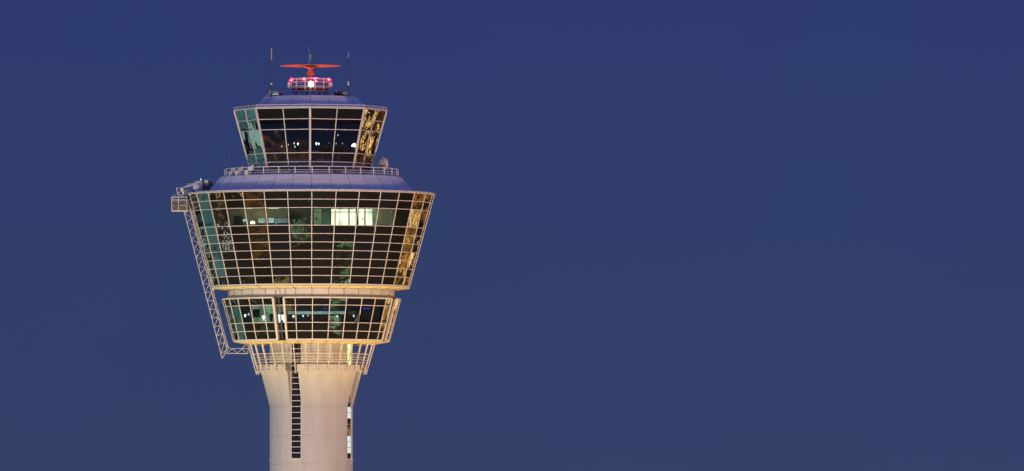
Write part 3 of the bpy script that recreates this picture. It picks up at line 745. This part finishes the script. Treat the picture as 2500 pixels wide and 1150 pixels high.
inpanel('notice_board', 655, 669, 532.5, 546, -10.4, emis('board_glow_b', (.55, .74, .78), 1.18, .2, 2.5), 'brightest pale blue board on the main cab wall', 'board')
inpanel('notice_board', 671, 702, 533, 548, -10.4, emis('board_glow_c', (.30, .45, .52), 0.8, .35, 3.5), 'wide blue grey board next to the brightest board', 'board')
inpanel('screen', 593, 602.5, 535.5, 540, -10.6, emis('screen_blue', (.45, .75, 1.0), 1.6), 'small bright blue screen left of the desk lamp', 'screen')
inpanel('shelf_unit', 570, 592, 528, 551, -10.4, M['floor_in'], 'dark shelf unit at the far left of the main cab', 'shelf')
DL = thing('desk_lamp', 'glaring desk lamp on the main cab desk under the boards', 'lamp', P(617, 549, -11.6))
b = MB(); b.lathe(P(617, 543.3, -11.6), [(.08, -.16), (.24, -.1), (.28, 0), (.2, .13), (.08, .17)], 14); b.build('shade', emis('desk_glow', (.93, 1, .82), 9), DL, smooth=True)
b = MB(); b.tube(P(617, 546, -11.6), P(617, 550, -11.6), .04); b.build('stem', M['dark'], DL)
b = MB()
for x, y, w in ((608, 548, .5), (626, 547.5, .6), (640, 548.5, .8), (662, 548, 1.0), (690, 548.3, 1.4)): b.box(P(x, y, -11.2), (w, .5, .35))
b.box(P(650, 550.3, -11.2), (5.4, .9, .1))
tag(b.build('desk', M['desk']), 'long dark cluttered desk below the boards in the main cab', 'desk')
for x, lb in ((590, 'added fill light above the shelf unit in the main cab'), (660, 'added fill light above the boards in the main cab'), (940, 'added fill light above the olive wall in the main cab')):
    b = MB(); c = P(x, 507.5, -10.9); b.box((c.x*.92, c.y, mz[2]+.02), (1.2, .25, .06)); tag(b.build('fill_light', emis('fill_glow', (.9, 1.0, .62), 1.6)), lb, 'lamp', 'added fill lights of the main cab')  # glowing panels added to brighten the main cab walls

# lower cab contents
YL = -8.3
inpanel('pale_wall', 615, 672, 744, 789, -7.2, emis('pale_glow', (.26, .42, .32), .8, .5, .8), 'pale green lit wall behind the standing person in the lower cab', 'wall')  # lit look comes from a glow given to the wall
inpanel('dark_screen', 617, 635, 755, 776, -7.6, M['black'], 'large dark screen on the pale wall of the lower cab', 'screen')
inpanel('bright_window', 676, 697, 768, 786.5, -7.8, emis('white_glow', (.88, 1.0, .92), 3.0), 'glaring white lit opening in the notch of the lower cab', 'window')
inpanel('pale_wall', 672, 697, 746, 768, -7.7, emis('teal_glow', (.24, .36, .30), .6, .4), 'dim teal wall above the glaring opening in the notch', 'wall')  # wall glows faintly in place of light falling on it
inpanel('window_band', 704, 843, 760, 767, YL, emis('band_glow', (.30, .46, .48), 1.2, .35, 2.2), 'long pale teal strip of distant windows across the lower cab', 'window')
inpanel('window_band', 776, 786, 760, 766.5, YL-.1, emis('band_bright', (.55, .70, .80), .9), 'brightest block in the pale teal strip of the lower cab', 'window')
inpanel('console', 700, 878, 767.5, 788, YL-.2, M['floor_in'], 'long dark console below the pale strip in the lower cab', 'desk')
inpanel('back_wall', 700, 884, 744, 760, YL+.3, mat('deep_wall', (.05, .06, .05), .9), 'dark wall above the pale strip in the lower cab', 'wall')
for x0, x1, y0, y1, lb in ((789, 798, 751.5, 754.5, 'blue screen glow right of the middle bar in the lower cab'), (886, 892.5, 752.5, 755, 'left one of the paired blue screen glows in the lower cab'), (895, 902, 752, 754.5, 'right one of the paired blue screen glows in the lower cab')):
    inpanel('blue_screen', x0, x1, y0, y1, YL+.1, emis('blue_screen_glow', (.06, .07, .9), .9), lb, 'screen')
def small_lamp(x, y, Y, r, col, st, label):
    b = MB(); b.lathe(P(x, y, Y), [(r*.3, -r), (r*.9, -r*.5), (r, 0), (r*.9, r*.5), (r*.3, r)], 12); b.box(P(x, y, Y) - Vector((0, 0, r*1.4)), (r*.4, r*.4, r*.9))
    tag(b.build('work_lamp', emis('work_glow', col, st), smooth=True), label, 'lamp', 'small lamps behind the cab glass')
small_lamp(716.5, 772, -9.2, .13, (1, 1, .8), 3, 'small pale lamp left of the middle bar in the lower cab')
small_lamp(740, 771, -9.2, .10, (.9, 1, .9), 2.5, 'tiny lamp on the console nearest the middle bar')
small_lamp(751.5, 770, -9.2, .08, (.6, 1, .7), 1.6, 'tiny greenish lamp on the console beside the middle bar')
small_lamp(823.5, 772, -9.0, .10, (.8, 1, 1), 2.5, 'tiny lamp under the right end of the pale teal strip')
small_lamp(864, 771, -8.9, .11, (.6, .7, .8), 1.2, 'dim grey lamp right of the pale teal strip')
small_lamp(598.5, 770, -7.0, .13, (.5, .9, 1), 3, 'small cyan lamp at the left of the lower cab')
small_lamp(643.5, 774.5, -7.9, .20, (.85, .95, 1), 4, 'bright lamp beside the dark screen in the lower cab')

SW = mat('blocker_green', (.07, .085, .06), .9, var=.3, vs=.7)  # dark panels added to hide the sky seen through the cabs
inpanel('sky_blocker', 882, 944, 743, 789, -4.5, SW, 'added dark green sky blocker at the right end of the lower cab', 'wall')
inpanel('sky_blocker', 574, 618, 743, 789, -4.5, SW, 'added dark green sky blocker at the left end of the lower cab', 'wall')
inpanel('sky_blocker', 958, 999, 503, 551, -7.4, SW, 'added dark sky blocker at the right end of the main cab', 'wall')
inpanel('sky_blocker', 521, 560, 503, 551, -7.4, SW, 'added dark sky blocker at the left end of the main cab', 'wall')
# person standing in the lower cab
def person(x, yhead, Y, label, zfloor, yaw=0.0):
    top = P(x, yhead, Y); base = Vector((top.x, top.y, zfloor)); H = top.z - zfloor
    v = [(0, 0, .53), (0, 0, .62), (0, -.01, .76), (0, 0, .83), (0, -.01, .87), (0, -.015, .94),
         (.055, 0, .50), (.06, -.01, .28), (.062, .01, .045), (.065, -.07, .02), (-.055, 0, .50), (-.065, -.02, .28), (-.07, .015, .045), (-.073, -.065, .02),
         (.115, 0, .80), (.155, .02, .64), (.12, -.10, .55), (.11, -.14, .53), (-.115, 0, .80), (-.16, .02, .64), (-.15, -.05, .50), (-.15, -.07, .465)]
    r = [.085, .078, .095, .045, .040, .062, .058, .042, .028, .022, .058, .042, .028, .022, .042, .032, .024, .020, .042, .032, .024, .020]
    e = [(0, 1), (1, 2), (2, 3), (3, 4), (4, 5), (0, 6), (6, 7), (7, 8), (8, 9), (0, 10), (10, 11), (11, 12), (12, 13), (2, 14), (14, 15), (15, 16), (16, 17), (2, 18), (18, 19), (19, 20), (20, 21)]
    me = bpy.data.meshes.new('person'); me.from_pydata([tuple(Vector(p)*H) for p in v], e, []); o = bpy.data.objects.new('person', me); COL.objects.link(o)
    sk = o.modifiers.new('skin', 'SKIN'); su = o.modifiers.new('sub', 'SUBSURF'); su.levels = 1; su.render_levels = 2
    for i, sv in enumerate(me.skin_vertices[0].data): sv.radius = (r[i]*H*1.1, r[i]*H*.85); sv.use_root = (i == 0)
    me.materials.append(mat('dark_clothes', (.03, .035, .035), .9)); o.location = base; o.rotation_euler = (0, 0, yaw)
    return tag(o, label, 'person')
lfl = lz[2] - .12
person(662.5, 762, -8.0, 'person in dark clothes standing upright before the pale wall in the lower cab', P(662.5, 798, -8.0).z, .5)
b = MB()
pb0 = P(688, 784, -8.3)
b.lathe(pb0, [(.16, -.2), (.22, .05), (.2, .08)], 12)
pl = thing('potted_plant', 'dark bushy potted plant against the glaring opening in the notch', 'plant', pb0 - Vector((0, 0, .2)))
b.build('pot', M['dark'], pl, smooth=True)
b = MB()
for i in range(70):
    a = random.uniform(0, 6.28); ph = random.uniform(.1, 1.5); rr = random.uniform(.1, .34); c = P(688, 768, -8.3) + Vector((rr*math.cos(a)*math.sin(ph), rr*math.sin(a)*math.sin(ph), rr*math.cos(ph)*.9))
    t1 = Vector((random.uniform(-1, 1), random.uniform(-1, 1), random.uniform(-1, 1))).normalized()*.10; t2 = t1.orthogonal().normalized()*.04
    b.quad(c-t1, c-t2, c+t1, c+t2)
b.tube(P(688, 784, -8.3), P(688, 769, -8.3), .03); b.build('foliage', mat('leaf', (.03, .07, .03), .6), pl)

# upper cab contents: consoles and little screens
CN = thing('control_console', 'dark ring of control desks inside the upper cab', 'desk', (0, 0, uz[3]-.5))
b = MB(); b.ring([(5.6, uz[3]-.5), (5.9, uz[3]+.30), (6.3, uz[3]+.34), (6.7, uz[3]-.1), (6.7, uz[3]-.5)], A8); b.build('desk_ring', M['desk'], CN)
sl = [(704, 353, .09, (.7, .8, 1), 2.0, 'faint bluish lamp left of the screens in the upper cab'), (688, 357, .10, (.55, .6, 1), 3.0, 'violet white lamp at the left end of the upper cab desk'),
      (718, 349.5, .12, (.6, .95, 1), 3.0, 'pale cyan lamp left of the middle post in the upper cab'), (727.5, 351, .14, (.8, .9, 1), 6.0, 'bright white lamp just left of the middle post'),
      (720, 358, .10, (.8, 1, 1), 3.0, 'low pale lamp on the upper cab desk left of the post'), (772.5, 350.3, .17, (.9, .95, 1), 6.0, 'brightest lamp just right of the middle post'),
      (778.5, 351, .13, (.85, .9, 1), 5.0, 'second bright lamp right of the middle post'), (803, 349, .09, (.5, .5, .65), .9, 'dim grey lamp between the post and the mullion'),
      (820.5, 350.5, .09, (.8, .85, 1), 2.0, 'small lamp close to the right mullion of the upper cab'), (836, 350, .10, (.7, .7, .7), 1.4, 'dull lamp right of the mullion in the upper cab'),
      (825, 329.5, .10, (.55, .75, .85), 2.6, 'single lamp hanging high beside the right mullion'), (675, 321, .08, (.5, .55, .45), 1.4, 'faint lamp high at the left of the upper cab')]
for x, y, r, c, st, lb in sl: small_lamp(x, y, -6.0 if abs(x-760) < 60 else -5.0, r*.8, c, st, lb)
WL = thing('standing_lamp', 'bright cloud shaped white lamp on a pale stand at the right of the upper cab', 'lamp', P(863, 372, -4.6))
b = MB()
for dx, dy, r in ((-3, 1, .14), (0, 0, .2), (3, -1.5, .2), (4, 1, .16)): b.lathe(P(863+dx*.8, 355+dy, -4.6), [(r*.3, -r), (r*.9, -r*.5), (r, 0), (r*.9, r*.5), (r*.3, r)], 12)
b.build('shade', emis('white_lamp', (.95, 1, 1), 7), WL, smooth=True)
b = MB(); b.tube(P(862, 358, -4.6), P(861.5, 374, -4.6), .16, .12); b.build('stand', mat('pale_stand', (.3, .4, .33), .6), WL)
for x0, x1, y0, y1, lb in ((735, 749, 349, 358, 'dark monitor left of the middle post in the upper cab'), (783, 802, 355, 371, 'low cabinet right of the middle post in the upper cab'), (806, 848, 354, 371, 'long cabinet beside the standing lamp in the upper cab')):
    inpanel('monitor' if x0 < 760 else 'cabinet', x0, x1, y0, y1, -5.4, M['desk'], lb, 'monitor' if x0 < 760 else 'cabinet', .3)

# ------------------------------------------------------------------ the airfield around (outside the frame), with glowing blocks added to reflect in the glass
b = MB(); b.add([(-9000, -4000, 0), (9000, -4000, 0), (9000, 9000, 0), (-9000, 9000, 0)], [(0, 1, 2, 3)])
g = b.build('ground', mat('apron_asphalt', (.055, .05, .045), .85, var=.35, vs=.08)); g['kind'] = 'structure'

def mast_pole(p):
    return MB().tube((p[0], p[1], 0), (p[0], p[1], p[2]), .35, .2, 10)
ML = ['nearest apron floodlight mast on the right in front of the tower', 'farthest apron floodlight mast on the right in front of the tower', 'low floodlight mast close by the tower on the right',
      'nearest apron floodlight mast on the left in front of the tower', 'farthest apron floodlight mast on the left in front of the tower', 'floodlight mast far to the left of the tower', 'floodlight mast far to the right of the tower']
for i, (p, t, c, E, s) in enumerate(LAMPS):
    d = (Vector(t)-Vector(p)).normalized(); back = Vector(p) - d*3.2
    o = thing('floodlight_mast', ML[i], 'floodlight mast', (p[0], p[1], 0), 'apron floodlight masts')
    pb = MB(); pb.tube((back.x, back.y, 0), tuple(back), .35, .2, 10); pb.build('pole', M['steel'], o)
    hb_ = MB(); hb_.bar(back - d*.3, back + d*.2, 3.2, 2.0, (0, 0, 1)); hb_.build('lamp_frame', M['grey'], o)

def facade(name, label, a, c, h, ewin, rows, cols, wall, fill=.7, wfrac=.5, hi=1.0, lo=0.0, hfrac=.56, top=None, topfill=.15):  # added glowing block out of view, placed where the side panes mirror it
    a = Vector(a); c = Vector(c); t = (c-a).normalized(); ln = (c-a).length; n = Vector((-t.y, t.x, 0))
    if n.dot(-a) < 0: n = -n
    o = thing(name, label, 'reflection block', (a+c)/2)
    b = MB(); mid_ = (a+c)/2 - n*8; b.box(mid_ + Vector((0, 0, h/2)), (ln, 16, h), math.atan2(t.y, t.x)); b.build('wall', wall, o)
    w = MB()
    for i in range(rows):
        for j in range(cols):
            up = (i+.5)/rows > hi
            if random.random() > (topfill if up else fill): continue
            w.cur = random.randrange(len(ewin)) if not up else len(ewin) + random.randrange(len(top))
            u0 = (j+.5-wfrac/2)/cols*ln; u1 = (j+.5+wfrac/2)/cols*ln; z0 = h*(i+.5-hfrac/2)/rows; z1 = h*(i+.5+hfrac/2)/rows
            w.quad(a + t*u0 + n*.05 + Vector((0, 0, z0)), a + t*u1 + n*.05 + Vector((0, 0, z0)), a + t*u1 + n*.05 + Vector((0, 0, z1)), a + t*u0 + n*.05 + Vector((0, 0, z1)))
    wo_ = w.build('window', ewin + (top or []), o); wo_['kind'] = 'stuff'  # glowing patches added for the reflections, laid out like windows
def lit(nm, col, st): return emis(nm, col, st)
gold = [lit('gold_a', (1, .52, .09), 3.2), lit('gold_b', (1, .36, .05), 1.8), lit('gold_c', (1, .70, .28), 4.5), lit('gold_d', (.5, .24, .04), 1.0)]
orng = [lit('orange_a', (1, .34, .05), 2.6), lit('orange_b', (.6, .20, .03), 1.0), lit('orange_c', (1, .58, .20), 5.5), lit('orange_d', (.7, .26, .04), 1.2)]
teal = [lit('teal_a', (.09, .27, .26), 1.42), lit('teal_b', (.07, .20, .22), 1.12), lit('teal_c', (.09, .27, .29), 1.65)]
tealsp = [lit('teal_d', (.12, .38, .38), 1.5), lit('teal_e', (.45, .85, .80), 1.3), lit('teal_f', (.08, .22, .28), 1.2), lit('teal_g', (.05, .12, .14), 0.9)]
silv = [lit('silver_a', (.75, .88, .92), 3.2), lit('silver_b', (1, .55, .22), 2.0), lit('silver_c', (.9, .95, 1), 10.0), lit('silver_d', (.5, .34, .15), 1.4)]
warmwall = mat('ochre_wall', (.20, .12, .05), .8); tealwall = mat('teal_wall', (.06, .12, .11), .8); darkwall = mat('dark_wall', (.05, .05, .045), .9)
facade('gold_reflection_block', 'added gold reflection block right of and behind the tower', (126, 150, 0), (150, 58, 0), 46, gold, 15, 80, warmwall, .85, .55, hi=.48, hfrac=.85, top=orng, topfill=.30)
facade('dark_reflection_block', 'added dark amber reflection block beside the apron right of the tower', (150, 56, 0), (165, -5, 0), 18, orng, 9, 30, darkwall, .07, .3)
facade('orange_reflection_block', 'added orange reflection block behind the tower to the right', (112, 262, 0), (150, 150, 0), 40, orng, 12, 40, warmwall, .68, .7)
facade('far_orange_reflection_block', 'added orange reflection block far behind to the right', (85, 640, 0), (230, 600, 0), 24, orng, 6, 60, warmwall, .8, .7)
facade('teal_reflection_block', 'added flat teal reflection block left of and behind the tower', (-126, 150, 0), (-150, 58, 0), 48, teal, 12, 16, tealwall, .82, .97, hfrac=.92, hi=.56, top=teal + tealsp, topfill=.75)
facade('silver_reflection_block', 'added silver reflection block left of the tower', (-150, 56, 0), (-166, -8, 0), 24, silv, 14, 70, mat('grey_wall', (.10, .09, .075), .8), .40, .5)
facade('speck_reflection_block', 'added dark reflection block with few orange specks left of the tower', (-128, -12, 0), (-140, -70, 0), 14, orng, 7, 30, darkwall, .05, .4)
facade('sparkle_reflection_block', 'added sparkling teal reflection block behind the tower to the left', (-102, 270, 0), (-150, 140, 0), 48, tealsp, 26, 90, tealwall, .75, .8)
facade('far_teal_reflection_block', 'added sparkling teal reflection block far behind to the left', (-85, 640, 0), (-230, 600, 0), 24, tealsp, 8, 60, tealwall, .8, .7)
def reflection_panel(name, label, x0, x1, y0, y1, z, mats, nx, ny, fill):  # added glowing panel near the ground, placed to reflect in the cab panes
    o = thing(name, label, 'reflection_panel', ((x0+x1)/2, (y0+y1)/2, 0)); b = MB(); b.box(((x0+x1)/2, (y0+y1)/2, z), (x1-x0, y1-y0, .2)); b.build('roof', darkwall, o)
    w = MB()
    for i in range(nx):
        for j in range(ny):
            if random.random() > fill: continue
            w.cur = random.randrange(len(mats)); ax = x0+(x1-x0)*(i+.1)/nx; bx = x0+(x1-x0)*(i+.9)/nx; ay = y0+(y1-y0)*(j+.12)/ny; by = y0+(y1-y0)*(j+.88)/ny
            w.quad((ax, ay, z+.12), (bx, ay, z+.12), (bx, by, z+.12), (ax, by, z+.12))
    w.build('glow_patch', mats, o)
    for x in (x0+.3, x1-.3):
        for y in (y0+.3, y1-.3): p = MB(); p.tube((x, y, 0), (x, y, z-.1), .12); p.build('post', M['steel'], o)
grn = [lit('green_a', (.14, .30, .16), .5), lit('green_b', (.10, .22, .10), .35), lit('green_c', (.5, .9, .5), .7)]
reflection_panel('green_reflection_panel', 'added green reflection panel in front of the tower', -17.5, -12, -122, -92, 3.4, grn, 5, 16, .45)
reflection_panel('right_green_reflection_panel', 'added green reflection panel right in front of the tower', 42, 59, -80, -56, 3.4, grn + [lit('green_d', (.3, .7, .35), .9), lit('pale_green', (.6, .9, .6), 1.3)], 9, 13, .6)
reflection_panel('amber_reflection_panel', 'added amber reflection panel left in front of the tower', -98, -76, -92, -58, 4, [lit('amber_a', (.9, .36, .07), .30), lit('amber_b', (.9, .33, .06), .18)], 5, 8, .8)
reflection_panel('yellow_reflection_panel', 'added yellow reflection panel left in front of the tower', -45.5, -36, -74, -60, 3.4, [lit('olive_a', (.55, .48, .16), .9), lit('olive_b', (.45, .38, .12), .6)], 3, 4, .8)
reflection_panel('left_green_reflection_panel', 'added green reflection panel left of the tower', -73, -60, -57, -44, 4, grn, 7, 7, .6)
reflection_panel('far_green_reflection_panel', 'added green reflection panel far left of the tower', -104, -86, -32, -17, 4, grn + [lit('white_b', (.8, 1, .9), 1.1)], 9, 7, .6)
